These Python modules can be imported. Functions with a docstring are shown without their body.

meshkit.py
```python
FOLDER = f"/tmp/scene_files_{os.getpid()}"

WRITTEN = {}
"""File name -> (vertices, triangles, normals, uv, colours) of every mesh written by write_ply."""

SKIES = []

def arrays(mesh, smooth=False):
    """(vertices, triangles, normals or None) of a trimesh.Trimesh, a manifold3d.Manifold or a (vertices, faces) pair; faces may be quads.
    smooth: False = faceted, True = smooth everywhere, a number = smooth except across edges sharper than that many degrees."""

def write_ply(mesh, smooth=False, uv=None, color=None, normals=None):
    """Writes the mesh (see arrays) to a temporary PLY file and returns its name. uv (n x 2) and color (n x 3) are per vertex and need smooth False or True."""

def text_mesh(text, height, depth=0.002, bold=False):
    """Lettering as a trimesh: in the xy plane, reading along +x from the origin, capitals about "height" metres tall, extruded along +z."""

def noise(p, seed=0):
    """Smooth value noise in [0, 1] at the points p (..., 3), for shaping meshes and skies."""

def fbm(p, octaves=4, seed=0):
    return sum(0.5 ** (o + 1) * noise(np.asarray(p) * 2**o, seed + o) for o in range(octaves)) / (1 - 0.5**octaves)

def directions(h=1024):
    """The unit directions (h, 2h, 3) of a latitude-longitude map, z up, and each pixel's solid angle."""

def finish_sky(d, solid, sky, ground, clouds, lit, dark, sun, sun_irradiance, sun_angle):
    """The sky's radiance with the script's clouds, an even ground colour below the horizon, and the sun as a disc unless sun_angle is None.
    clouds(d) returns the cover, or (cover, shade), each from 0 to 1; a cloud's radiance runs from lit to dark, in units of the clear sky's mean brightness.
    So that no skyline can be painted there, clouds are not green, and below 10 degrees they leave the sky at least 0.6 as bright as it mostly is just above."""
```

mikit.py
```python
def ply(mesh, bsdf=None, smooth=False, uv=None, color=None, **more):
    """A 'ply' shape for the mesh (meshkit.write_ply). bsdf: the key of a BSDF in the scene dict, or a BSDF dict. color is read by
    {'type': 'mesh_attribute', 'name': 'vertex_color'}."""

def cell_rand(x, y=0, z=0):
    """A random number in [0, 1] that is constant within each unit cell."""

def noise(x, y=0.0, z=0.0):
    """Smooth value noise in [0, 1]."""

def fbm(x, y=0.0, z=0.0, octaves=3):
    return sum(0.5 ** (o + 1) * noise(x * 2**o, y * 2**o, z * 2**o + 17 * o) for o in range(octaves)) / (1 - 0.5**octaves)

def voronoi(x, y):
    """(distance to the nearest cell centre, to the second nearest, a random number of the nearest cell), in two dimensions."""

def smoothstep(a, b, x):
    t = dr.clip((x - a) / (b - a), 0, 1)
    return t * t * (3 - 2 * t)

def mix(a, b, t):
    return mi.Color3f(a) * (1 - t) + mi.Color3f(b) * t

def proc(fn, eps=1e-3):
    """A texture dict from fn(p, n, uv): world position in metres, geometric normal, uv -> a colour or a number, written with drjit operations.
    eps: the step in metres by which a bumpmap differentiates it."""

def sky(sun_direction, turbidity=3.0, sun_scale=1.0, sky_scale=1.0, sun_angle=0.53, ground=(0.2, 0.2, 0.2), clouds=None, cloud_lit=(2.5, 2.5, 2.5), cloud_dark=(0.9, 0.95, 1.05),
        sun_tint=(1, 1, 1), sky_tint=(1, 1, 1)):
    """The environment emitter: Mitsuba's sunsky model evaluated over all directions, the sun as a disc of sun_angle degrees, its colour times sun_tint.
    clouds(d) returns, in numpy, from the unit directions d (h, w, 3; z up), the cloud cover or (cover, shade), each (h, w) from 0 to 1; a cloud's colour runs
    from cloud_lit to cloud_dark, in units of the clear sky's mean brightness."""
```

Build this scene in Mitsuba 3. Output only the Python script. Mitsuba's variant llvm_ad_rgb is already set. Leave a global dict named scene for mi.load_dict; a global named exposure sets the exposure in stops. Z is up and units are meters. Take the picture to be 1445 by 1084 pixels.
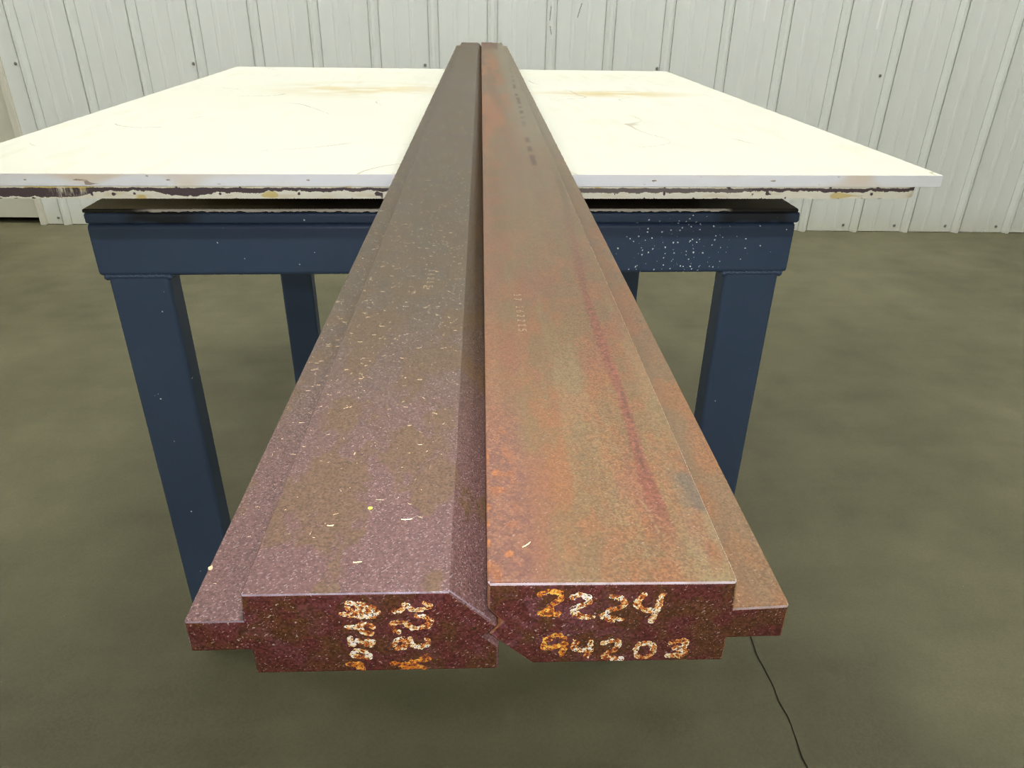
import math, random
import numpy as np
import trimesh
import drjit as dr
import mitsuba as mi
import mikit, meshkit
import shapely
from shapely.geometry import Polygon, Point, LineString, box as sbox
from shapely import affinity
from mikit import noise, fbm, voronoi, cell_rand, smoothstep, mix, proc

T = mi.ScalarTransform4f
scene, labels = {}, {}
rng = np.random.default_rng(7)

# ------------------------------------------------------------------ camera, light, exposure
CAM = [0.0, 0.0, 1.1935]
FWD = [0.060848, 0.880991, -0.469203]
UP = [0.015190, 0.469203, 0.882960]
scene['camera'] = {
    'type': 'perspective', 'fov': 69.9518, 'fov_axis': 'x', 'near_clip': 0.01, 'far_clip': 100.0,
    'to_world': T().look_at(origin=CAM, target=[CAM[i] + FWD[i] for i in range(3)], up=UP)}
exposure = 0.0
LAMP = 87.0                      # radiance of the ceiling tubes
FLASH = 1.0                     # intensity of the photographer's flash
scene['camera_flash'] = {
    'type': 'spot', 'intensity': {'type': 'rgb', 'value': [FLASH * 0.93, FLASH * 0.97, FLASH * 1.12]},
    'cutoff_angle': 52.0, 'beam_width': 22.0,
    'to_world': T().look_at(origin=[-0.004, -0.020, 1.262], target=[0.056, 0.98, 0.994], up=[0, 0, 1])}
# (x, y, z) of the strip lamps under the ceiling, all outside the frame
LAMP_SPOTS = [(x, y, 4.55, k) for y, k in ((-4.2, 0.80), (2.1, 1.02)) for x in (-3.0, 0.0, 3.0)]   # the last: each row's share of LAMP

# ------------------------------------------------------------------ helpers
def bsdf(key, d):
    scene[key] = d
    return key

def rgb(*v):
    return {'type': 'rgb', 'value': list(map(float, v))}

def key_for(base):
    if base not in scene and base not in labels:
        return base
    i = 1
    while f'{base}_{i:03d}' in scene or f'{base}_{i:03d}' in labels:
        i += 1
    return f'{base}_{i:03d}'

def put(base, mesh, mat, smooth=False, parent=None, **more):
    key = key_for(parent + '__' + base if parent else base)
    scene[key] = mikit.ply(mesh, mat, smooth=smooth, **more)
    return key

def put_ply(base, ply, parent=None, to_world=None):
    key = key_for(parent + '__' + base if parent else base)
    d = dict(ply)
    if to_world is not None:
        d['to_world'] = to_world
    scene[key] = d
    return key

def tag(key, label=None, category=None, group=None, kind=None):
    e = labels.setdefault(key, {})
    for n, v in (('label', label), ('category', category), ('group', group), ('kind', kind)):
        if v:
            e[n] = v
    return key

def loft(poly, ys, insets):
    """Solid from a counter-clockwise polygon (x, z) swept along y, its outline drawn in by insets[i] at ys[i]."""
    P = np.asarray(poly, float)
    e0 = P - np.roll(P, 1, 0); e1 = np.roll(P, -1, 0) - P
    n0 = np.stack([e0[:, 1], -e0[:, 0]], 1); n1 = np.stack([e1[:, 1], -e1[:, 0]], 1)
    n0 /= np.linalg.norm(n0, axis=1, keepdims=True); n1 /= np.linalg.norm(n1, axis=1, keepdims=True)
    m = n0 + n1
    m /= np.maximum((m * n0).sum(1, keepdims=True), 0.35)
    k, rings = len(P), []
    for y, i in zip(ys, insets):
        Q = P - m * i
        rings.append(np.stack([Q[:, 0], np.full(k, y), Q[:, 1]], 1))
    V = np.vstack(rings); F = []
    for r in range(len(ys) - 1):
        for a in range(k):
            b = (a + 1) % k
            F += [[r * k + a, (r + 1) * k + b, r * k + b], [r * k + a, (r + 1) * k + a, (r + 1) * k + b]]
    tri = cap(P)
    F += [[int(a), int(b), int(c)] for a, b, c in tri]
    o = (len(ys) - 1) * k
    F += [[o + int(c), o + int(b), o + int(a)] for a, b, c in tri]
    return trimesh.Trimesh(V, F, process=False)

def cap(P):
    """Ear clipping of a simple counter-clockwise polygon."""
    idx, out = list(range(len(P))), []
    cr = lambda a, b, c: (b[0]-a[0])*(c[1]-a[1]) - (b[1]-a[1])*(c[0]-a[0])
    guard = 0
    while len(idx) > 3 and guard < 5000:
        guard += 1
        for j in range(len(idx)):
            i0, i1, i2 = idx[j-1], idx[j], idx[(j+1) % len(idx)]
            a, b, c = P[i0], P[i1], P[i2]
            if cr(a, b, c) <= 1e-14:
                continue
            if any(cr(a, b, P[q]) >= 0 and cr(b, c, P[q]) >= 0 and cr(c, a, P[q]) >= 0 for q in idx if q not in (i0, i1, i2)):
                continue
            out.append((i0, i1, i2)); idx.pop(j)
            break
        else:
            idx.pop(0)
    out.append(tuple(idx))
    return out

def rounded(poly, r, seg=3):
    """Polygon points (counter-clockwise) with the convex corners rounded."""
    s = Polygon(poly).buffer(-r, join_style=2).buffer(r, quad_segs=seg)
    s = shapely.geometry.polygon.orient(s, 1.0)
    return np.array(s.exterior.coords)[:-1]

def rbox(x0, x1, y0, y1, z0, z1, r=0.002):
    """Box with rounded edges (hull of small spheres' corners)."""
    pts, c = [], r * (1 - math.sqrt(0.5))
    for sx in (0, 1):
        for sy in (0, 1):
            for sz in (0, 1):
                o = np.array([(x0 + r, x1 - r)[sx], (y0 + r, y1 - r)[sy], (z0 + r, z1 - r)[sz]])
                d = np.array([2*sx-1, 2*sy-1, 2*sz-1]) * r
                k = math.sqrt(0.5)
                for m in ((1,0,0),(0,1,0),(0,0,1),(k,k,0),(k,0,k),(0,k,k),(.577,.577,.577)):
                    pts.append(o + d * np.array(m))
    return trimesh.convex.convex_hull(np.array(pts))

def at(mesh, M):
    m = mesh.copy(); m.apply_transform(M); return m
# ------------------------------------------------------------------ materials
YAW = 0.0232
ORIGIN_L = np.array([-0.0932, 0.1790, 0.98764])
ORIGIN_R = np.array([0.0053, 0.1785, 0.98764])
CY, SY = math.cos(YAW), math.sin(YAW)

def bar_local(p, o):
    a, b = p.x - float(o[0]), p.y - float(o[1])
    return a * CY - b * SY, a * SY + b * CY, p.z - float(o[2])

def bar_matrix(o):
    M = np.eye(4)
    M[:3, 0] = [CY, -SY, 0]; M[:3, 1] = [SY, CY, 0]; M[:3, 3] = o
    return M

def C(*v):
    return mi.Color3f(*v)

def fleck(a, b, c, f, lo, hi):
    """Small irregular specks: rotated, warped value noise."""
    u, v = a * 0.81 + b * 0.53 + c * 0.24, -a * 0.49 + b * 0.76 + c * 0.43
    w = c * 0.87 - a * 0.31 + b * 0.37
    k = 0.35 * noise(u * f * 2.3, v * f * 2.3, w * f * 2.3)
    return smoothstep(lo, hi, noise(u * f + k, v * f - k, w * f) + 0.22 * (noise(u * f * 2.7, v * f * 2.7, w * f * 2.7) - 0.5))

def edge_wear_glint(n):
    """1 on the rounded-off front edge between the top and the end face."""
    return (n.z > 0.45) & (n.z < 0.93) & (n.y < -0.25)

def end_rust(x, z, seed, warm):
    grain = noise(x * 1500 + seed, z * 1500, 2.0)
    e = mix(C(0.066, 0.0145, 0.0115), C(0.062, 0.022, 0.008), smoothstep(0.36, 0.66, fbm(x * 150, z * 150, seed, octaves=4)))
    e = mix(e, C(0.088, 0.026, 0.026), smoothstep(0.5, 0.68, fbm(x * 240 + z * 90, z * 260, seed + 4, octaves=3)) * warm)
    e = e * (0.55 + 0.9 * grain)
    e = mix(e, C(0.30, 0.19, 0.16), fleck(x, z, 3.0, 1900.0, 0.76, 0.93) * 0.65)
    return mix(e, C(0.36, 0.26, 0.20), fleck(x, z, 8.0, 900.0, 0.86, 0.97) * 0.7)

def left_bar_color(p, n, uv):
    x, y, z = bar_local(p, ORIGIN_L)
    far = smoothstep(0.03, 0.45, y)
    a = fbm(x * 62 + 3, y * 36, z * 62, octaves=5)
    a = a + 0.16 * (fbm(x * 420, y * 300, z * 420, octaves=2) - 0.5)
    mid = smoothstep(0.012, 0.05, y) * smoothstep(0.016, 0.035, x) * smoothstep(0.090, 0.078, x)
    olive = smoothstep(0.50, 0.58, a + 0.05 * mid - 0.10 * (1 - mid) * (1 - far))
    base = mix(C(0.126, 0.062, 0.053), C(0.088, 0.062, 0.037), smoothstep(0.0, 0.30, y))
    base = mix(base, C(0.120, 0.070, 0.028), olive * (0.62 - 0.3 * far))
    grain = noise((x * 0.77 + y * 0.64) * 1500, (y * 0.77 - x * 0.64) * 1500, z * 1450)
    base = base * (0.43 + 0.86 * grain)
    base = mix(base, C(0.03, 0.018, 0.016), smoothstep(0.0175, 0.0190, x) * smoothstep(0.0215, 0.0203, x) * (z < 0.030) * 0.8)  # contact shade at the foot of the body step, painted dark on the tongue
    sp = fleck(x, y, z, 1800.0, 0.62, 0.90)
    base = mix(base, C(0.33, 0.25, 0.235), sp * 0.45 * (1 - 0.75 * olive) * (1 - 0.6 * far))
    base = dr.select(edge_wear_glint(n) & (z > 0.0225), mix(base, C(0.22, 0.175, 0.20), (0.45 + 0.55 * noise(x * 260, 4.0)) * dr.select(z > 0.034, 1.0, 0.6)), base)  # worn front edge, with its glint painted in as a pale tint
    return dr.select(dr.abs(n.y) > 0.9, end_rust(x, z, 1.0, 0.5), base)

def right_bar_color(p, n, uv):
    x, y, z = bar_local(p, ORIGIN_R)
    X = x * 1000
    near = smoothstep(0.30, 0.05, y)
    grain = noise((x * 0.77 + y * 0.64) * 1500, (y * 0.77 - x * 0.64) * 1500, z * 1400)
    blot = fbm(x * 70, y * 34, z * 40, octaves=5)
    fine = fbm((x * 0.8 + y * 0.6) * 620, (y * 0.8 - x * 0.6) * 560, z * 300, octaves=3)
    c = mix(C(0.205, 0.092, 0.042), C(0.165, 0.100, 0.050), smoothstep(0.36, 0.62, blot + 0.25 * (fine - 0.5)))
    streak = fbm(x * 150 + 0.4 * blot, y * 7, z * 100, octaves=4)
    c = mix(c, C(0.195, 0.145, 0.078), smoothstep(0.50, 0.72, streak + 0.2 * (fine - 0.5)) * 0.50)
    c = mix(c, C(0.190, 0.080, 0.052), smoothstep(0.56, 0.70, fbm(x * 95 + 7, y * 18, 3.0, octaves=4) + 0.15 * (fine - 0.5)) * 0.55)
    # strip along the other bar: purplish rust near the end, with orange spots
    edge = smoothstep(20, 13, X + 7 * (blot - 0.5)) * smoothstep(0.17, 0.07, y)
    c = mix(c, mix(C(0.150, 0.066, 0.056), C(0.205, 0.092, 0.060), smoothstep(0.4, 0.6, fine)), edge * 0.85)
    c = mix(c, C(0.215, 0.100, 0.060), smoothstep(11, 5, X) * smoothstep(0.08, 0.2, y) * smoothstep(0.7, 0.4, y) * 0.5)
    sx = x + 0.0012 * (fine - 0.5)
    spots = smoothstep(0.60, 0.76, noise(sx * 260 + 5, y * 190 + 0.6 * fine, 2.0) + 0.35 * (fine - 0.5)) * smoothstep(13, 9, X) * smoothstep(0.15, 0.05, y)
    c = mix(c, mix(C(0.34, 0.125, 0.040), C(0.20, 0.075, 0.035), smoothstep(0.38, 0.56, fine)), spots * 0.8)
    # long reddish stain running down the bar
    path = 64.5 + 1.5 * smoothstep(0.05, 0.25, y) + 13.0 * smoothstep(0.24, 0.58, y) + 2.2 * (noise(y * 16, 3.0) - 0.5) + 1.5 * (fine - 0.5)
    wide = 1.1 + 1.7 * noise(y * 26, 7.0)
    red = smoothstep(wide + 1.8, wide, dr.abs(X - path)) * smoothstep(0.0, 0.05, y) * smoothstep(0.68, 0.58, y)
    c = mix(c, mix(C(0.150, 0.052, 0.033), C(0.205, 0.070, 0.048), smoothstep(0.4, 0.6, fine)), red * 0.92 * (1 - 0.9 * smoothstep(0.40, 0.50, y)))
    c = mix(c, C(0.085, 0.050, 0.030), red * smoothstep(0.40, 0.50, y) * 0.8)
    core = smoothstep(0.9, 0.3, dr.abs(X - path - 0.6)) * smoothstep(0.02, 0.06, y) * smoothstep(0.2, 0.12, y) * smoothstep(0.4, 0.6, noise(y * 120, 2.0))
    c = mix(c, C(0.080, 0.040, 0.030), core * 0.55)
    # pale green-grey rubbed streaks near the end
    pale = smoothstep(0.44, 0.62, fbm(x * 190 + y * 30, y * 14 + 3, 1.0) + 0.25 * (fine - 0.5)) * smoothstep(45, 52, X) * smoothstep(66, 59, X) * smoothstep(0.070, 0.015, y)
    c = mix(c, C(0.245, 0.200, 0.105), pale * 0.75)
    c = mix(c, C(0.225, 0.180, 0.100), smoothstep(68, 76, X) * smoothstep(84, 81, X) * smoothstep(0.075, 0.02, y) * smoothstep(0.35, 0.6, blot) * 0.6)
    blue = smoothstep(0.40, 0.70, fbm(x * 130 + y * 60, y * 90, 4.0, octaves=4)) * smoothstep(70, 78, X) * smoothstep(84, 82, X) * smoothstep(0.085, 0.06, y) * smoothstep(0.02, 0.04, y)
    c = mix(c, C(0.085, 0.085, 0.075), blue * 0.6)
    c = mix(c, C(0.070, 0.055, 0.045), smoothstep(0.50, 0.66, fbm(x * 400, y * 90, 12.0)) * smoothstep(4, 1, dr.abs(X - 38)) * smoothstep(0.010, 0.003, dr.abs(y - 0.070)) * 0.7)
    # further away: bare greyish steel on the right half, orange rust on the left
    far = smoothstep(0.5, 1.0, y)
    c = mix(c, C(0.180, 0.130, 0.075), smoothstep(0.20, 0.50, y) * (1 - far) * 0.55 * smoothstep(10, 30, X))
    steel = smoothstep(30, 62, X + 26 * (fbm(x * 60, y * 3.5, 9.0, octaves=4) - 0.5)) * far
    c = mix(c, C(0.205, 0.180, 0.130), steel * 0.85)
    orange = far * smoothstep(0.40, 0.60, fbm(x * 46, y * 5.0, 6.0, octaves=5)) * smoothstep(60, 34, X)
    c = mix(c, C(0.270, 0.105, 0.036), orange * 0.85)
    line = smoothstep(4.5, 1.5, dr.abs(X - (58.8 + 8.0 * smoothstep(0.7, 1.3, y) + 8 * smoothstep(1.3, 1.9, y))) + 3 * (fine - 0.5))
    dash = smoothstep(0.36, 0.52, noise(y * 34, 11.0)) * smoothstep(0.60, 0.68, y) * smoothstep(2.3, 1.7, y)
    c = mix(c, C(0.085, 0.038, 0.022), line * dash * 0.85)
    last = smoothstep(2.55, 2.80, y + 0.3 * (fbm(x * 90, 2.0) - 0.5)) * smoothstep(70, 55, X)
    c = mix(c, C(0.110, 0.052, 0.034), last * 0.8)
    tong = (X > 83.9) & (z < 0.030)
    c = dr.select(tong, mix(c, mix(C(0.205, 0.098, 0.044), C(0.165, 0.100, 0.055), smoothstep(0.4, 0.6, blot)), 0.8 * smoothstep(0.8, 0.3, y)), c)
    c = c * (0.49 + 0.50 * grain) * (1 + 0.12 * near) * C(1.03, 0.98, 0.84)
    c = mix(c, C(0.38, 0.27, 0.21), fleck(x, y, z, 1500.0, 0.80, 0.96) * 0.4 * near)
    c = dr.select(edge_wear_glint(n) & (z > 0.0225), mix(c, C(0.36, 0.30, 0.30), (0.6 + 0.4 * noise(x * 300, 4.0)) * dr.select(z > 0.034, 1.0, 0.5)), c)  # pale worn front edge; the bright glint along it is part of this colour
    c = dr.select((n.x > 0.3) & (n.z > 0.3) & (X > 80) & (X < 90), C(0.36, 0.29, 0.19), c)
    return dr.select(dr.abs(n.y) > 0.9, end_rust(x, z, 6.0, 0.9 * smoothstep(75, 15, X) + 0.1), c)

def edge_rough_left(p, n, uv):
    return dr.select(edge_wear_glint(n), 0.30, dr.select(dr.abs(n.y) > 0.9, 0.50, 0.44))

def edge_rough_right(p, n, uv):
    return dr.select(edge_wear_glint(n), 0.24, dr.select(dr.abs(n.y) > 0.9, 0.50, 0.42))

def rust_bump(p, n, uv):
    a, b = p.x * 0.83 + p.y * 0.56, p.y * 0.83 - p.x * 0.56
    return 0.00022 * noise(a * 950, b * 950, p.z * 950) + 0.00016 * noise(a * 420, b * 420, p.z * 420)

def mill_bump(p, n, uv):
    a, b = p.x * 0.83 + p.y * 0.56, p.y * 0.83 - p.x * 0.56
    return 0.00007 * noise(a * 900, b * 900, p.z * 900) + 0.00005 * noise(p.x * 700, p.y * 60, p.z * 700)

def bumped(inner, fn, eps, scale=1.0):
    return {'type': 'twosided', 'bsdf': {'type': 'bumpmap', 'arbitrary': proc(fn, eps), 'scale': scale, 'bsdf': inner}}

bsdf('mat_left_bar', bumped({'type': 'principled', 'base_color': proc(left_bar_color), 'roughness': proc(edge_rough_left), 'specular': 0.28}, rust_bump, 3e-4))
bsdf('mat_right_bar', bumped({'type': 'principled', 'base_color': proc(right_bar_color), 'roughness': proc(edge_rough_right), 'specular': 0.32}, mill_bump, 3e-4))

def numeral_mix(p, pale, ochre):
    x, z = p.x * 0.8 + p.z * 0.6, p.z * 0.8 - p.x * 0.6
    a = fbm(x * 1150, z * 1150, p.y * 500, octaves=3)
    b = noise(x * 230, 4.0, z * 230)
    t = a * 0.8 + b * 0.24
    c = mix(pale, ochre, smoothstep(0.38, 0.49, t))
    c = mix(c, C(0.40, 0.105, 0.012), smoothstep(0.49, 0.56, t))
    return mix(c, C(0.10, 0.022, 0.012), smoothstep(0.60, 0.67, t))

def numeral_color(p, n, uv):
    return numeral_mix(p, C(0.62, 0.56, 0.45), C(0.56, 0.38, 0.14))
bsdf('mat_numeral', {'type': 'twosided', 'bsdf': {'type': 'principled', 'base_color': proc(numeral_color), 'roughness': 0.7, 'specular': 0.3}})

def numeral_color_orange(p, n, uv):
    return numeral_mix(p, C(0.60, 0.34, 0.06), C(0.50, 0.17, 0.015))
bsdf('mat_numeral_orange', {'type': 'twosided', 'bsdf': {'type': 'principled', 'base_color': proc(numeral_color_orange), 'roughness': 0.7, 'specular': 0.3}})
bsdf('mat_stamp', {'type': 'twosided', 'bsdf': {'type': 'principled', 'base_color': rgb(0.27, 0.19, 0.10), 'roughness': 0.5, 'specular': 0.5}})
bsdf('mat_sliver', {'type': 'twosided', 'bsdf': {'type': 'diffuse', 'reflectance': rgb(0.74, 0.56, 0.33)}})
bsdf('mat_crumb', {'type': 'twosided', 'bsdf': {'type': 'diffuse', 'reflectance': rgb(0.85, 0.70, 0.10)}})

def board_color(p, n, uv):
    x, y = p.x, p.y
    c = mix(C(0.73, 0.725, 0.60), C(0.77, 0.765, 0.67), fbm(x * 2.2, y * 2.2, 1.0))
    st = smoothstep(0.30, 0.0, dr.sqrt(dr.square((x + 0.24) * 1.0) + dr.square((y - 1.92) * 1.3))) * smoothstep(0.22, 0.55, fbm(x * 9, y * 14, 2.0))
    st2 = smoothstep(0.26, 0.0, dr.sqrt(dr.square((x - 0.36) * 1.0) + dr.square((y - 1.86) * 2.6))) * smoothstep(0.22, 0.52, fbm(x * 10, y * 18, 5.0))
    c = mix(c, C(0.62, 0.50, 0.23), dr.minimum(st * 0.8 + st2 * 0.95, 0.85))
    gr = smoothstep(0.66, 0.8, noise(x * 60, y * 12, 3.0)) * smoothstep(0.45, 0.6, fbm(x * 4, y * 4, 7.0))
    c = mix(c, C(0.62, 0.56, 0.38), gr * 0.15)
    # fine scratches
    a, b = x + 0.5 * y, y - 0.35 * x
    sc = smoothstep(0.010, 0.0, dr.abs(noise(a * 7, b * 7, 1.0) - 0.5)) * smoothstep(0.60, 0.70, noise(x * 9, y * 9, 5.0))
    c = mix(c, C(0.40, 0.33, 0.20), sc * 0.6)
    # sawn edge: white paint with tan patches, flash brightness painted in
    side = dr.abs(n.z) < 0.5
    tan = smoothstep(0.46, 0.62, noise(x * 17, y * 15, p.z * 30)) * smoothstep(0.12, 0.45, dr.abs(x - 0.05))
    e = mix(C(0.92, 0.915, 0.93), C(0.85, 0.71, 0.55), tan * 0.85)
    e = mix(e, C(0.30, 0.22, 0.15), smoothstep(0.86, 0.92, noise(x * 80, y * 80, p.z * 200 + 2)) * 0.8)
    return dr.select(side, e, c)
bsdf('mat_board', {'type': 'twosided', 'bsdf': {'type': 'principled', 'base_color': proc(board_color), 'roughness': 0.38, 'specular': 0.4}})

def plate_color(p, n, uv):
    h = (p.z - 0.9558) / 0.0156
    q = p.x + p.y
    w = q * 18
    rag = 0.30 * (noise(q * 95, 1.0) - 0.5) + 0.22 * (noise(q * 260, h * 1.2, 2.0) - 0.5) + 0.16 * (noise(q * 700, h * 3, 3.0) - 0.5)
    lump = smoothstep(0.50, 0.85, noise(q * 13, 6.0)) * smoothstep(-0.15, -0.45, p.x) + 0.25 * smoothstep(0.5, 0.8, noise(q * 9 + 4, 2.0))
    there = smoothstep(0.22, 0.34, noise(q * 7.3 + 2.6, 2.0) + 0.5 * rag)
    there = dr.maximum(there, smoothstep(0.04, 0.08, p.x) * smoothstep(0.60, 0.56, p.x) * 0.9)
    chip = smoothstep(-0.03, 0.03, h - (0.62 - 0.40 * lump + 0.55 * rag)) * smoothstep(0.03, -0.03, h - (0.90 + 0.22 * rag)) * there
    few = smoothstep(0.86, 0.92, noise(q * 150, h * 2.5, 8.0) + 0.3 * rag)
    chip = dr.maximum(chip, few) * (n.z < 0.5)
    c = mix(C(0.80, 0.76, 0.62), C(0.72, 0.62, 0.42), smoothstep(0.55, 0.75, fbm(w * 2, p.z * 200, 4.0)) * 0.6)
    c = mix(c, C(0.62, 0.44, 0.08), smoothstep(0.78, 0.82, noise(w * 1.7, p.z * 100, 9.0)) * 0.7)
    return mix(c, C(0.085, 0.058, 0.062), chip)
bsdf('mat_plate', {'type': 'twosided', 'bsdf': {'type': 'principled', 'base_color': proc(plate_color), 'roughness': 0.5, 'specular': 0.4}})

def frame_plate_color(p, n, uv):
    front = (n.y < -0.5) | ((n.z > 0.3) & (p.y < 1.107))
    w = p.x * 40
    bare = smoothstep(-0.50, -0.44, p.x + 0.05 * (noise(w, 1.0) - 0.5)) * smoothstep(0.424, 0.404, p.x + 0.02 * (noise(w * 3, 2.0) - 0.5))
    drip = smoothstep(0.30, 0.42, (p.z - 0.9010) / 0.005 + 0.5 * noise(p.x * 220, 3.0) - 0.25)
    cream = C(0.62, 0.55, 0.46)
    dark = C(0.020, 0.017, 0.015)
    e = mix(dark, mix(C(0.02, 0.02, 0.025), cream, drip), bare)
    top = mix(C(0.030, 0.022, 0.016), C(0.23, 0.185, 0.10), smoothstep(-0.15, -0.50, p.x + 0.08 * noise(p.x * 12, p.y * 12)))
    return dr.select(front, e, top)
bsdf('mat_frame_plate', {'type': 'twosided', 'bsdf': {'type': 'principled', 'base_color': proc(frame_plate_color), 'roughness': 0.45, 'specular': 0.4}})

def blue_color(p, n, uv):
    c = mix(C(0.036, 0.060, 0.112), C(0.043, 0.069, 0.121), fbm(p.x * 9, p.y * 9, p.z * 9))
    # white over-spray specks, thickest on the right of the beam
    d1, d2, r = voronoi(p.x * 165 + p.y * 40, p.z * 165)
    zone = smoothstep(0.13, 0.03, dr.sqrt(dr.square((p.x - 0.34) * 0.85) + dr.square((p.z - 0.845) * 1.7))) 
    zone = zone + 0.015
    sp = smoothstep(0.30, 0.18, d1 + 0.25 * cell_rand(r * 7777.0, 3, 4)) * (cell_rand(r * 9999.0, 1, 2) < zone * 0.42) * (p.y < 1.15)
    c = mix(c, C(0.62, 0.66, 0.70), sp)
    # oily dark smears along the top bar's ends
    smear = smoothstep(0.07, 0.03, dr.abs(p.x + 0.45)) + smoothstep(0.075, 0.04, dr.abs(p.x - 0.45))
    smear = smear * smoothstep(0.885, 0.893, p.z + 0.006 * noise(p.x * 60, 2.0))
    c = mix(c, C(0.012, 0.012, 0.014), dr.minimum(smear, 1) * 0.85)
    return c
bsdf('mat_blue', {'type': 'twosided', 'bsdf': {'type': 'principled', 'base_color': proc(blue_color), 'roughness': 0.42, 'specular': 0.5}})
bsdf('mat_dark_steel', {'type': 'twosided', 'bsdf': {'type': 'principled', 'base_color': rgb(0.05, 0.045, 0.04), 'roughness': 0.5}})

def seg_mark(s, z, a, b, w):
    ax, az, bx, bz = a[0], a[1], b[0], b[1]
    dx, dz = bx - ax, bz - az
    t = dr.clip(((s - ax) * dx + (z - az) * dz) / (dx * dx + dz * dz), 0, 1)
    return smoothstep(w, 0.5 * w, dr.sqrt(dr.square(s - ax - t * dx) + dr.square(z - az - t * dz)))

def wall_color(p, n, uv):
    s = (p.x - 0.1558) * 0.99921 - (p.y - 4.166) * 0.03977
    c = mix(C(0.80, 0.83, 0.80), C(0.83, 0.855, 0.83), fbm(s * 1.5, p.z * 0.8, 1.0))
    c = c * (0.992 + 0.016 * noise(s * 45, p.z * 1.2, 2.0))
    dust = smoothstep(0.20, 0.0, p.z + 0.05 * noise(s * 8, 3.0))
    c = mix(c, C(0.64, 0.62, 0.48), dust * 0.45)
    for a, b in (((0.296, 1.145), (0.292, 1.085)), ((0.294, 1.055), (0.302, 1.02)), ((0.452, 1.16), (0.435, 1.10))):
        c = mix(c, C(0.25, 0.25, 0.24), seg_mark(s, p.z, a, b, 0.004) * 0.7)
    for a, b in (((1.393, 1.195), (1.392, 1.100)), ((1.993, 1.200), (1.988, 1.070))):  # glare streaks on the wall, painted in as thin white marks
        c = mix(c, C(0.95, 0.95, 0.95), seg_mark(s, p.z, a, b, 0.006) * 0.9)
    return c
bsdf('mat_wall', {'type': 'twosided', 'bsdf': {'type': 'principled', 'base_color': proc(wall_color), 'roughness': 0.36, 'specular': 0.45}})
bsdf('mat_wall_plain', {'type': 'twosided', 'bsdf': {'type': 'diffuse', 'reflectance': rgb(0.76, 0.78, 0.74)}})
bsdf('mat_ceiling', {'type': 'twosided', 'bsdf': {'type': 'diffuse', 'reflectance': rgb(0.70, 0.70, 0.67)}})
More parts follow.
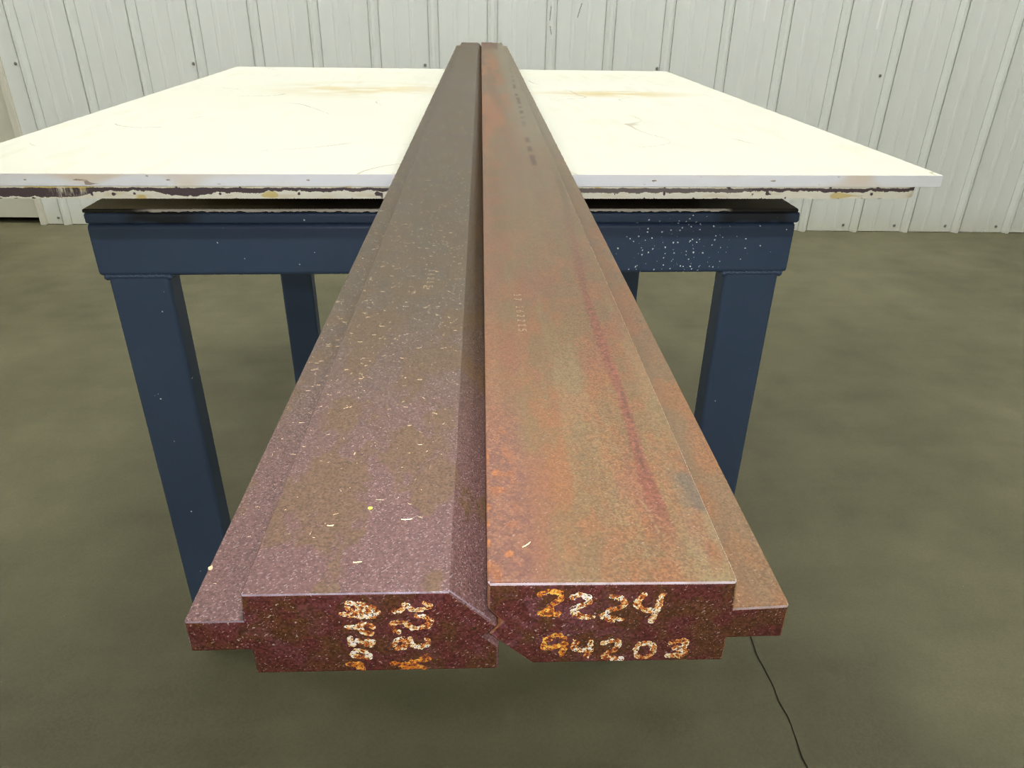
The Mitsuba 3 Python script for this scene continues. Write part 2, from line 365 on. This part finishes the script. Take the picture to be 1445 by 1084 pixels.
bsdf('mat_screw', {'type': 'twosided', 'bsdf': {'type': 'principled', 'base_color': rgb(0.27, 0.27, 0.26), 'roughness': 0.45, 'metallic': 0.4}})
bsdf('mat_door', {'type': 'twosided', 'bsdf': {'type': 'principled', 'base_color': rgb(0.66, 0.64, 0.53), 'roughness': 0.4}})
bsdf('mat_trim', {'type': 'twosided', 'bsdf': {'type': 'principled', 'base_color': rgb(0.72, 0.69, 0.59), 'roughness': 0.4}})

def floor_color(p, n, uv):
    a = fbm(p.x * 1.6, p.y * 1.6, 1.0, octaves=4)
    b = fbm(p.x * 9, p.y * 9, 2.0, octaves=4)
    c = mix(C(0.121, 0.113, 0.064), C(0.152, 0.142, 0.082), smoothstep(0.3, 0.7, a))
    c = c * (0.84 + 0.32 * b)
    sw = fbm(p.x * 3 + 2 * a, p.y * 22, 5.0)
    c = c * (0.94 + 0.12 * sw)
    return c * (0.93 + 0.14 * noise(p.x * 330, p.y * 330))
bsdf('mat_floor', {'type': 'twosided', 'bsdf': {'type': 'principled', 'base_color': proc(floor_color), 'roughness': 0.55, 'specular': 0.25}})
bsdf('mat_joint', {'type': 'twosided', 'bsdf': {'type': 'diffuse', 'reflectance': rgb(0.11, 0.098, 0.075)}})
# ------------------------------------------------------------------ the hall: floor, walls, ceiling
WO = np.array([0.1558, 4.166]); WD = np.array([0.99921, -0.03977]); WN = np.array([-0.03977, -0.99921])  # along the wall; into the hall
def wall_matrix(s=0.0):
    """local x along the wall, y out of the wall into the hall, z up"""
    M = np.eye(4)
    M[:2, 0] = WD; M[:2, 1] = WN; M[:2, 3] = WO + WD * s
    return M
PITCH = 0.3023
HIGH = 4.9
XL, XR, YF = -6.6, 7.4, -8.6

# floor: two slabs with a wandering joint between them that runs under the bars
js = np.concatenate([np.linspace(YF, 0.0, 60)[:-1], np.linspace(0.0, 2.0, 120), np.linspace(2.0, 5.0, 40)[1:]])
wob = np.array([0.585 + 0.012 * (meshkit.noise([[y * 9, 1.0, 2.0]])[0] - 0.5) + 0.009 * (meshkit.noise([[y * 26, 5.0, 2.0]])[0] - 0.5) for y in js])
gap = np.array([0.0012 + 0.0016 * meshkit.noise([[y * 21, 8.0, 1.0]])[0] for y in js])
def slab(outer, edge):
    k = len(js)
    V = np.vstack([np.stack([np.full(k, outer), js, np.zeros(k)], 1), np.stack([edge, js, np.zeros(k)], 1), np.stack([edge, js, np.full(k, -0.02)], 1)])
    F = []
    for i in range(k - 1):
        F += [[i, k + i, k + i + 1], [i, k + i + 1, i + 1], [k + i, 2 * k + i, 2 * k + i + 1], [k + i, 2 * k + i + 1, k + i + 1]]
    return trimesh.Trimesh(V, F, process=False)
put('slab', slab(XL, wob - gap), 'mat_floor', parent='floor')
put('slab', slab(XR, wob + gap), 'mat_floor', parent='floor')
put('joint', trimesh.creation.box(bounds=[[0.50, YF, -0.024], [0.67, 5.0, -0.004]]), 'mat_joint', parent='floor')
tag('floor', 'olive-grey worn concrete floor', kind='structure')
tag('floor__joint', 'dark crack-like joint between the floor slabs')

# back wall: ribbed sheet metal, built rib by rib
def extrude_up(profile, z0, z1):
    """Sheet along the profile (s, out) from z0 to z1, with a bottom lip so that it has thickness."""
    P = np.asarray(profile, float); k = len(P)
    V = np.vstack([np.column_stack([P, np.full(k, z0)]), np.column_stack([P, np.full(k, z1)]), np.column_stack([P[:, 0], np.full(k, -0.004), np.full(k, z0)])])
    F = []
    for i in range(k - 1):
        F += [[i, i + 1, k + i + 1], [i, k + i + 1, k + i], [2 * k + i, 2 * k + i + 1, i + 1], [2 * k + i, i + 1, i]]
    return trimesh.Trimesh(V, F, process=False)
hw = 0.026
flat = PITCH - 2 * hw
minor = []
for c in (flat * 0.34, flat * 0.66):
    minor += [(c - 0.014, 0), (c - 0.007, 0.0022), (c + 0.007, 0.0022), (c + 0.014, 0)]
panel_mesh = extrude_up([(0.0015, -0.004), (0.0025, 0)] + minor + [(flat - 0.0025, 0), (flat - 0.0015, -0.004)], 0.003, HIGH)
rib_mesh = extrude_up([(-hw + 0.001, -0.004), (-hw + 0.003, 0.001), (-0.010, 0.020), (-0.007, 0.0225), (0.007, 0.0225), (0.010, 0.020), (hw - 0.003, 0.001), (hw - 0.001, -0.004)], 0.001, HIGH)
screw_mesh = trimesh.util.concatenate([
    at(trimesh.creation.cylinder(0.0078, 0.002, sections=16), trimesh.transformations.rotation_matrix(math.pi / 2, [1, 0, 0]) @ trimesh.transformations.translation_matrix([0, 0, -0.001])),
    at(trimesh.creation.cylinder(0.0048, 0.005, sections=6), trimesh.transformations.rotation_matrix(math.pi / 2, [1, 0, 0]) @ trimesh.transformations.translation_matrix([0, 0, -0.0035]))])
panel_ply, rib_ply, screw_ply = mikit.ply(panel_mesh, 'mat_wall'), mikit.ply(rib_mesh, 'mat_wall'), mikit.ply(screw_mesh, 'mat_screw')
back = trimesh.creation.box(bounds=[[-2.528, -0.06, 0.0], [8.0, -0.008, HIGH]])
put('wall_back', at(back, wall_matrix()), 'mat_wall_plain')
tag('wall_back', 'pale green-grey ribbed sheet metal wall', kind='structure')
W4 = lambda s, z=0.0, out=0.0: T(wall_matrix(s) @ trimesh.transformations.translation_matrix([0, out, z]))
ks = list(range(-8, 23))
for k in ks:
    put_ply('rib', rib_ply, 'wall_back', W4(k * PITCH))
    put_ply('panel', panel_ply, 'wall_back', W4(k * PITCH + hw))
first = extrude_up([(0, 0), (2.530 - 8 * PITCH - hw, 0)], 0.003, HIGH)
put('panel', at(first, wall_matrix(-2.530)), 'mat_wall', parent='wall_back')
for k in list(range(-8, 14)):
    put_ply('screw', screw_ply, 'wall_back', W4(k * PITCH - (0.044 if k == -8 else 0.066), 0.037, 0.0005))
for s, z in ((-2.462, 0.842), (-1.551, 0.854), (-0.351, 0.863), (0.867, 0.863), (2.064, 0.844), (3.27, 0.845)):
    put_ply('screw', screw_ply, 'wall_back', W4(s, z, 0.0005))

# the door left of the ribbed wall
put('door_1', at(rbox(-3.50, -2.563, -0.050, -0.012, 0.033, 2.15, 0.003), wall_matrix()), 'mat_door')
tag('door_1', 'cream door with a dark gap below it at the left end of the wall', kind='structure')
put('trim_1', at(rbox(-2.560, -2.531, -0.060, 0.022, 0.0, 2.20, 0.002), wall_matrix()), 'mat_trim')
tag('trim_1', 'cream door jamb beside the ribbed wall', kind='structure')
put('trim_2', at(rbox(-3.54, -3.505, -0.060, 0.022, 0.0, 2.20, 0.002), wall_matrix()), 'mat_trim')
put('trim_3', at(rbox(-3.54, -2.531, -0.060, 0.022, 2.201, 2.24, 0.002), wall_matrix()), 'mat_trim')
put('wall_back_far', at(trimesh.creation.box(bounds=[[-7.2, -0.06, 0.0], [-3.545, -0.004, HIGH]]), wall_matrix()), 'mat_wall_plain')
put('wall_back_above', at(trimesh.creation.box(bounds=[[-3.545, -0.06, 2.245], [-2.53, -0.004, HIGH]]), wall_matrix()), 'mat_wall_plain')
put('wall_outside', at(trimesh.creation.box(bounds=[[-4.0, -0.9, 0.0], [-2.2, -0.8, 2.6]]), wall_matrix()), 'mat_joint')
put('wall_left', trimesh.creation.box(bounds=[[XL - 0.06, YF, 0], [XL, 4.6, HIGH]]), 'mat_wall_plain')
put('wall_right', trimesh.creation.box(bounds=[[XR, YF, 0], [XR + 0.06, 4.6, HIGH]]), 'mat_wall_plain')
put('wall_front', trimesh.creation.box(bounds=[[XL, YF - 0.06, 0], [XR, YF, HIGH]]), 'mat_wall_plain')
put('ceiling', trimesh.creation.box(bounds=[[XL, YF, HIGH], [XR, 5.2, HIGH + 0.06]]), 'mat_ceiling')
for k, l in (('trim_2', 'cream left door jamb'), ('trim_3', 'cream door head'), ('wall_back_far', 'wall left of the door'), ('wall_back_above', 'wall above the door'),
             ('wall_outside', 'dark passage behind the door'), ('wall_left', 'left wall of the hall'), ('wall_right', 'right wall of the hall'), ('wall_front', 'wall behind the camera'), ('ceiling', 'pale ceiling of the hall')):
    tag(k, l, kind='structure')

# strip lamps under the ceiling (above and behind the frame)
bsdf('mat_lamp_housing', {'type': 'twosided', 'bsdf': {'type': 'diffuse', 'reflectance': rgb(0.8, 0.8, 0.8)}})
tube = trimesh.creation.box(bounds=[[-0.62, -0.06, -0.075], [0.62, 0.06, 0.019]])
housing = trimesh.creation.box(bounds=[[-0.65, -0.10, 0.02], [0.65, 0.10, 0.09]])
for i, (x, y, z, share) in enumerate(LAMP_SPOTS):
    k = key_for('strip_lamp')
    put('housing', at(housing, trimesh.transformations.translation_matrix([x, y, z])), 'mat_lamp_housing', parent=k)
    scene[k + '__tube'] = mikit.ply(at(tube, trimesh.transformations.translation_matrix([x, y, z])), 'mat_lamp_housing',
                                    emitter={'type': 'area', 'radiance': rgb(*[share * LAMP * c for c in (1.0, 0.995, 0.965)])})
    put('hanger', trimesh.creation.box(bounds=[[x - 0.01, y - 0.01, z + 0.09], [x + 0.01, y + 0.01, HIGH]]), 'mat_lamp_housing', parent=k)
    tag(k, 'white strip lamp hung below the ceiling of the hall', 'ceiling lamp', 'strip lamps under the ceiling')

# ------------------------------------------------------------------ the work table
tb = 'work_table'
tag(tb, 'large white-topped work table on a dark blue steel frame with square legs', 'table')
ZT = 0.98764
put('top_board', rbox(-0.690, 0.6455, 0.9657, 2.4826, 0.9717, ZT, 0.0012), 'mat_board', smooth=35, parent=tb)
tag(tb + '__top_board', 'white board forming the table surface')
pl = rounded([(-0.668, 0.9672), (0.6245, 0.9672), (0.6245, 2.462), (-0.668, 2.462)], 0.032, 6)
plate = trimesh.creation.extrude_polygon(Polygon(pl), 0.0154, engine='earcut'); plate.apply_translation([0, 0, 0.9560])
put('top_plate', plate, 'mat_plate', smooth=30, parent=tb)
tag(tb + '__top_plate', 'cream plate with dark chipped paint under the board')
YF1 = 1.105                       # front face of the frame
for y in (1.22, 1.62, 2.00):
    put('spacer', rbox(-0.42, 0.40, y, y + 0.06, 0.9066, 0.9558, 0.003), 'mat_dark_steel', parent=tb)
put('frame_plate', rbox(-0.5615, 0.5195, YF1 - 0.0012, 2.165, 0.9009, 0.9066, 0.0022), 'mat_frame_plate', smooth=35, parent=tb)
tag(tb + '__frame_plate', 'dark oily steel plate with a cream-painted front edge')
def sweep_x(pts, x0, x1, nose):
    """Solid from a polygon (y, z) swept along x, its ends rounded off over the length nose."""
    xs = [x0, x0 + nose * .3, x0 + nose, x1 - nose, x1 - nose * .3, x1]
    m = loft(np.asarray(pts), xs, [nose * .8, nose * .3, 0, 0, nose * .3, nose * .8])
    V = m.vertices
    return trimesh.Trimesh(np.stack([V[:, 1], V[:, 0], V[:, 2]], 1), m.faces[:, ::-1], process=False)
bar_pts = rounded([(YF1 - 0.001, 0.8842), (YF1 + 0.052, 0.8842), (YF1 + 0.052, 0.9008), (YF1 - 0.001, 0.9008)], 0.004, 4)
beam_pts = rounded([(YF1, 0.8023), (YF1 + 0.051, 0.8023), (YF1 + 0.051, 0.8840), (YF1, 0.8840)], 0.008, 5)
for dy in (0.0, 0.996):
    put('top_rail', sweep_x(bar_pts + [dy, 0], -0.5615, 0.5240, 0.004), 'mat_blue', smooth=40, parent=tb)
    put('front_beam' if dy == 0 else 'rear_beam', sweep_x(beam_pts + [dy, 0], -0.5610, 0.5195, 0.003), 'mat_blue', smooth=40, parent=tb)
for x in (-0.559, 0.466):
    put('side_rail', rbox(x, x + 0.051, YF1 + 0.0525, 2.1003, 0.8035, 0.9005, 0.006), 'mat_blue', smooth=40, parent=tb)
def leg(x0, x1, y0, y1):
    p = rounded([(x0, y0), (x1, y0), (x1, y1), (x0, y1)], 0.0075, 5)
    m = trimesh.creation.extrude_polygon(Polygon(p), 0.8022, engine='earcut'); m.apply_translation([0, 0, 0.0002]); return m
for x0, x1, y0 in ((-0.5500, -0.4585, YF1 + 0.0008), (0.4190, 0.5085, YF1 + 0.0008), (-0.5490, -0.4580, 2.1015), (0.4370, 0.5300, 2.1015)):
    k = put('leg', leg(x0, x1, y0, y0 + 0.0495), 'mat_blue', smooth=40, parent=tb)
    beads = []
    for i, x in enumerate(np.linspace(x0 + 0.003, x1 - 0.003, 25)):      # weld bead where the leg meets the beam
        beads.append(at(trimesh.creation.icosphere(1, 0.0040), trimesh.transformations.translation_matrix([x, y0 + 0.0024, 0.8018 + 0.0006 * math.sin(i * 2.3)])))
    for sx, o in ((x0, -1), (x1, 1)):
        for i, y in enumerate(np.linspace(y0 + 0.004, y0 + 0.046, 11)):
            beads.append(at(trimesh.creation.icosphere(1, 0.0058), trimesh.transformations.translation_matrix([sx + o * 0.0006, y, 0.8006 + 0.0007 * math.sin(i * 1.7)])))
    put('weld', trimesh.util.concatenate(beads), 'mat_blue', smooth=True, parent=k)

# ------------------------------------------------------------------ the two steel bars
LEN = 3.05
sec_left = [(0, 11.0), (19.7, 11.2), (19.8, 0.0), (102.5, 0.0), (102.5, 11.3), (97.8, 15.9), (102.2, 20.6), (86.3, 36.3), (19.9, 36.3), (18.9, 25.0), (0, 25.0)]
sec_right = [(15.6, 0.0), (83.2, 0.0), (83.2, 10.6), (102.2, 10.9), (102.2, 26.0), (83.6, 25.0), (82.6, 36.9), (0.1, 37.7), (0.0, 26.2), (4.5, 20.6), (0.1, 15.0)]
def bar_mesh(sec, k=1.0):
    P = rounded(np.array(sec) / 1000, 0.0008, 3)
    y = [0, 0.0002 * k, 0.0006 * k, 0.0012 * k, 0.0020 * k] + list(np.linspace(0.05, LEN - 0.05, 30)) + [LEN - 0.0012, LEN - 0.0004, LEN]
    i = [0.0014 * k, 0.0008 * k, 0.0003 * k, 0.0001 * k, 0] + [0] * 30 + [0, 0.0003, 0.0009]
    return loft(P, y, i)
MLb, MRb = bar_matrix(ORIGIN_L), bar_matrix(ORIGIN_R)
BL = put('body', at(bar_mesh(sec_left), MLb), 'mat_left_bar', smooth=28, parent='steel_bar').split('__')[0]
tag(BL, 'long purple-brown rusted steel bar strewn with slivers, sideways numerals painted on its end', 'steel bar')
BR = 'steel_bar_001'
put('body', at(bar_mesh(sec_right, 1.25), MRb), 'mat_right_bar', smooth=28, parent=BR)
tag(BR, 'long orange-brown steel bar with grey rubbed patches, upright numerals painted on its end', 'steel bar')
GR = [[[(17.7, 32.9), (20.2, 34.2), (24.0, 33.3), (24.3, 30.8), (21.5, 28.0), (20.7, 26.0), (17.6, 24.4), (20.4, 23.9), (23.8, 24.0)]], [[(28.2, 31.2), (30.7, 32.9), (33.8, 31.1), (33.7, 28.6), (31.0, 27.5), (28.5, 25.0), (31.3, 22.7), (35.4, 22.2)]], [[(41.3, 31.5), (44.3, 30.9), (46.1, 28.0), (43.9, 26.1), (41.4, 25.6), (38.6, 22.4), (42.6, 21.2), (45.6, 21.4)]], [[(51.6, 32.2), (49.7, 28.0), (52.6, 25.0), (55.6, 25.0)], [(58.0, 31.9), (57.3, 27.2), (56.4, 23.8), (55.2, 20.0)]], [[(23.8, 14.5), (19.9, 12.2), (18.8, 8.0), (22.5, 8.4), (26.8, 9.6)], [(24.4, 14.5), (26.8, 12.0), (26.5, 8.4), (25.5, 4.7)]], [[(30.3, 11.0), (29.1, 8.3), (32.7, 6.7), (35.8, 6.9)], [(35.7, 11.9), (35.1, 6.9), (34.3, 2.9)]], [[(39.8, 9.9), (41.7, 11.1), (45.0, 11.0), (45.6, 8.5), (43.3, 6.4), (40.4, 3.7), (42.3, 2.5), (46.6, 2.6)]], [[(51.4, 6.2), (52.0, 9.0), (54.1, 10.0), (56.8, 9.5), (57.8, 6.0), (56.6, 3.1), (53.9, 2.7), (51.8, 3.4), (51.4, 6.2)]], [[(63.0, 9.3), (65.1, 10.5), (68.6, 10.4), (68.2, 7.3), (65.3, 6.9), (68.6, 5.8), (68.9, 3.9), (66.4, 3.1), (62.8, 3.7)]]]
GL = [[[(68.0, 28.6), (70.6, 28.5), (72.2, 31.2), (73.4, 29.5), (75.4, 28.3), (78.0, 29.0), (80.2, 30.2), (78.3, 32.0)]], [[(66.6, 22.3), (67.8, 19.8), (69.5, 18.8)], [(66.9, 22.7), (69.5, 23.7), (71.8, 23.2), (73.0, 21.1), (75.5, 20.3), (78.7, 21.3), (80.2, 23.6), (78.5, 25.8), (75.4, 25.9)]], [[(67.3, 12.7), (68.3, 15.1), (70.4, 15.6)], [(68.3, 11.5), (70.7, 11.6), (71.3, 14.1), (72.6, 15.5), (73.8, 12.5), (76.2, 11.7), (79.0, 13.1), (78.7, 15.3)]], [[(66.3, 4.5), (68.9, 3.3), (71.1, 3.8), (74.9, 5.4), (78.6, 7.8), (78.8, 6.1), (76.2, 5.3)], [(69.9, 2.0), (74.8, 2.8), (77.5, 1.5)]], [[(53.2, 32.4), (55.7, 32.0), (56.9, 29.0), (60.2, 29.1), (63.2, 28.0), (61.3, 26.4), (56.7, 26.2), (53.0, 27.2), (50.7, 27.5)], [(57.2, 32.3), (59.4, 31.0), (61.6, 30.1)], [(53.2, 30.5), (55.6, 27.8), (58.1, 28.3)], [(57.5, 30.4), (59.9, 28.6)]], [[(52.4, 21.6), (55.0, 21.0), (58.5, 22.9), (61.1, 21.6)], [(56.1, 22.0), (57.9, 19.1), (60.7, 18.4)]], [[(53.1, 16.4), (53.3, 13.5), (55.3, 15.2), (57.0, 14.1), (59.5, 12.9), (60.7, 15.0), (58.4, 15.2)]], [[(52.7, 9.1), (54.9, 10.7), (57.5, 10.3), (58.9, 8.7), (58.6, 7.5), (55.7, 7.6), (52.7, 8.9)]], [[(51.2, 4.2), (53.0, 4.2), (55.6, 4.5), (54.9, 2.8), (56.3, 2.0)]]]
def blob_glyph(strokes, r, rs, hole=2.4):
    g = []
    for st in strokes:
        L = LineString(st); n = max(2, int(L.length / 0.35))
        for i in range(n + 1):
            q = L.interpolate(i / n, normalized=True)
            g.append(Point(q.x + rs.normal(0, 0.20), q.y + rs.normal(0, 0.20)).buffer(r * rs.uniform(0.40, 1.12), quad_segs=2))
            if rs.random() < 0.25:
                a = rs.uniform(0, 6.28)
                g.append(Point(q.x + 1.15 * r * math.cos(a), q.y + 1.15 * r * math.sin(a)).buffer(r * rs.uniform(0.12, 0.3), quad_segs=2))
    s = shapely.union_all(g)
    x0, y0, x1, y1 = s.bounds
    holes = [Point(rs.uniform(x0, x1), rs.uniform(y0, y1)).buffer(rs.uniform(0.06, 0.30), quad_segs=2) for _ in range(int((x1 - x0) * (y1 - y0) * hole))]
    s = s.difference(shapely.union_all(holes)).simplify(0.04)
    parts = [q for q in getattr(s, 'geoms', [s]) if q.area > 0.06]
    m = trimesh.util.concatenate([trimesh.creation.extrude_polygon(q, 0.12, engine='earcut') for q in parts])
    V = m.vertices / 1000.0
    return trimesh.Trimesh(np.stack([V[:, 0], 0.00004 - V[:, 2], V[:, 1]], 1), m.faces, process=False)
rs = np.random.default_rng(3)
for bar, M, glyphs, r, orange in ((BL, MLb, GL, 1.02, (8, 3)), (BR, MRb, GR, 1.15, (0, 4))):
    for i, g in enumerate(glyphs):
        k = put('painted_numeral', at(blob_glyph(g, r, rs), M), 'mat_numeral_orange' if i in orange else 'mat_numeral', parent=bar)
    tag(bar + '__painted_numeral', 'flaking white and orange painted numeral')

# numbers stamped into the top faces, reading down towards the end
def stamp(bar, M, text, x, y0, step, z, size=0.0046, tz=0.0):
    for i, ch in enumerate(text):
        if ch == ' ':
            continue
        m = meshkit.text_mesh(ch, size, 0.00012)
        o = shapely.box(0, 0, 1, 1)
        m.apply_transform(trimesh.transformations.rotation_matrix(-math.pi / 2, [0, 0, 1]))
        m.apply_translation([x, y0 - i * step, z - 0.00003])
        put('stamped_digit', at(m, M), 'mat_stamp', parent=bar)
stamp(BL, MLb, '16255', 0.0605, 0.3120, 0.0078, 0.0363)
stamp(BR, MRb, '17', 0.0190, 0.2600, 0.0072, 0.0376)
stamp(BR, MRb, '162215', 0.0195, 0.2400, 0.0070, 0.0376)
tag(BL + '__stamped_digit', 'small stamped digit'); tag(BR + '__stamped_digit', 'small stamped digit')

# ------------------------------------------------------------------ wood slivers and dust on the bars
def sliver(L, w, h, bend, rs):
    n = 4
    t = np.linspace(-0.5, 0.5, n)
    c = np.stack([t * L, bend * L * (t * t - 0.08), np.zeros(n)], 1)
    W = w * np.array([0.45, 1, 0.95, 0.4])
    V = []
    for i in range(n):
        V += [c[i] + [0, -W[i] / 2, 0], c[i] + [0, W[i] / 2, 0], c[i] + [0, 0, h]]
    F = [[0, 1, 2], [3 * n - 3, 3 * n - 1, 3 * n - 2]]
    for i in range(n - 1):
        a, b = 3 * i, 3 * i + 3
        for j in range(3):
            k = (j + 1) % 3
            F += [[a + j, b + j, b + k], [a + j, b + k, a + k]]
    return np.array(V), np.array(F)
def scatter(n, draw, rs, lmin, lmax):
    VV, FF, o = [], [], 0
    for _ in range(n):
        x, y, z = draw(rs)
        L = lmin + (lmax - lmin) * rs.random() ** 4
        V, F = sliver(L, 0.00012 + 0.00012 * rs.random(), 0.00016, rs.normal(0, 0.35), rs)
        a = rs.normal(0, 0.8)
        c, s = math.cos(a), math.sin(a)
        V = np.stack([V[:, 0] * c - V[:, 1] * s + x, V[:, 0] * s + V[:, 1] * c + y, V[:, 2] + z], 1)
        VV.append(V); FF.append(F + o); o += len(V)
    return trimesh.Trimesh(np.vstack(VV), np.vstack(FF), process=False)
def draw_left(rs):
    y = min(3.0, 0.004 + rs.gamma(2.4, 0.17))
    if rs.random() < 0.22:
        return rs.uniform(0.0015, 0.018), y, 0.02502
    return rs.uniform(0.0215, 0.0855), y, 0.03632
put('wood_slivers', at(scatter(1300, draw_left, rs, 0.0004, 0.0030), MLb), 'mat_sliver')
tag('wood_slivers', 'straw-coloured wood slivers and dust strewn over the top of the purple-brown bar', 'wood slivers', kind='stuff')
big = [  # bar, x, y (metres on the bar), height of the face, length, angle, label
    (MLb, 0.0555, 0.0435, 0.0363, None, 0, 'bright yellow crumb near the end of the left bar', 'crumb'),
    (MLb, 0.0010, 0.0250, 0.0250, 0.0016, 0.9, 'tan wood chip on the very edge of the left bar', 'wood chip'),
    (MRb, 0.0139, 0.0189, 0.0376, 0.0042, 0.75, 'tan wood splinter on the right bar beside the orange rust spots', 'wood splinter'),
    (MLb, 0.0695, 0.0370, 0.0363, 0.0042, 0.05, 'pale wood splinter right of the yellow crumb on the left bar', 'wood splinter'),
    (MLb, 0.0440, 0.0808, 0.0363, 0.0020, 1.45, 'short pale splinter lying lengthwise among the olive patches of the left bar', 'wood splinter'),
    (MLb, 0.0550, 0.0145, 0.0363, 0.0030, 0.12, 'pale curved splinter nearest the painted end of the left bar', 'wood splinter'),
    (MLb, 0.0425, 0.0340, 0.0363, 0.0025, 0.0, 'pale splinter left of and below the yellow crumb', 'wood splinter')]
for M, x, y, z, L, a, lab, cat in big:
    if L is None:
        m = trimesh.creation.icosphere(2, 0.0008); m.apply_scale([1.2, 1.0, 0.6]); m.apply_translation([x, y, z + 0.0004]); mat = 'mat_crumb'
    else:
        V, F = sliver(L, 0.0007 if L < 0.002 else 0.00055, 0.0004, 0.15, rs)
        if L < 0.002: V[:, 2] *= 3; V[:, 1] *= 2
        m = trimesh.Trimesh(V, F, process=False)
        m.apply_transform(trimesh.transformations.rotation_matrix(a, [0, 0, 1])); m.apply_translation([x, y, z]); mat = 'mat_sliver'
    k = put(cat.replace(' ', '_'), at(m, M), mat)
    tag(k, lab, cat)
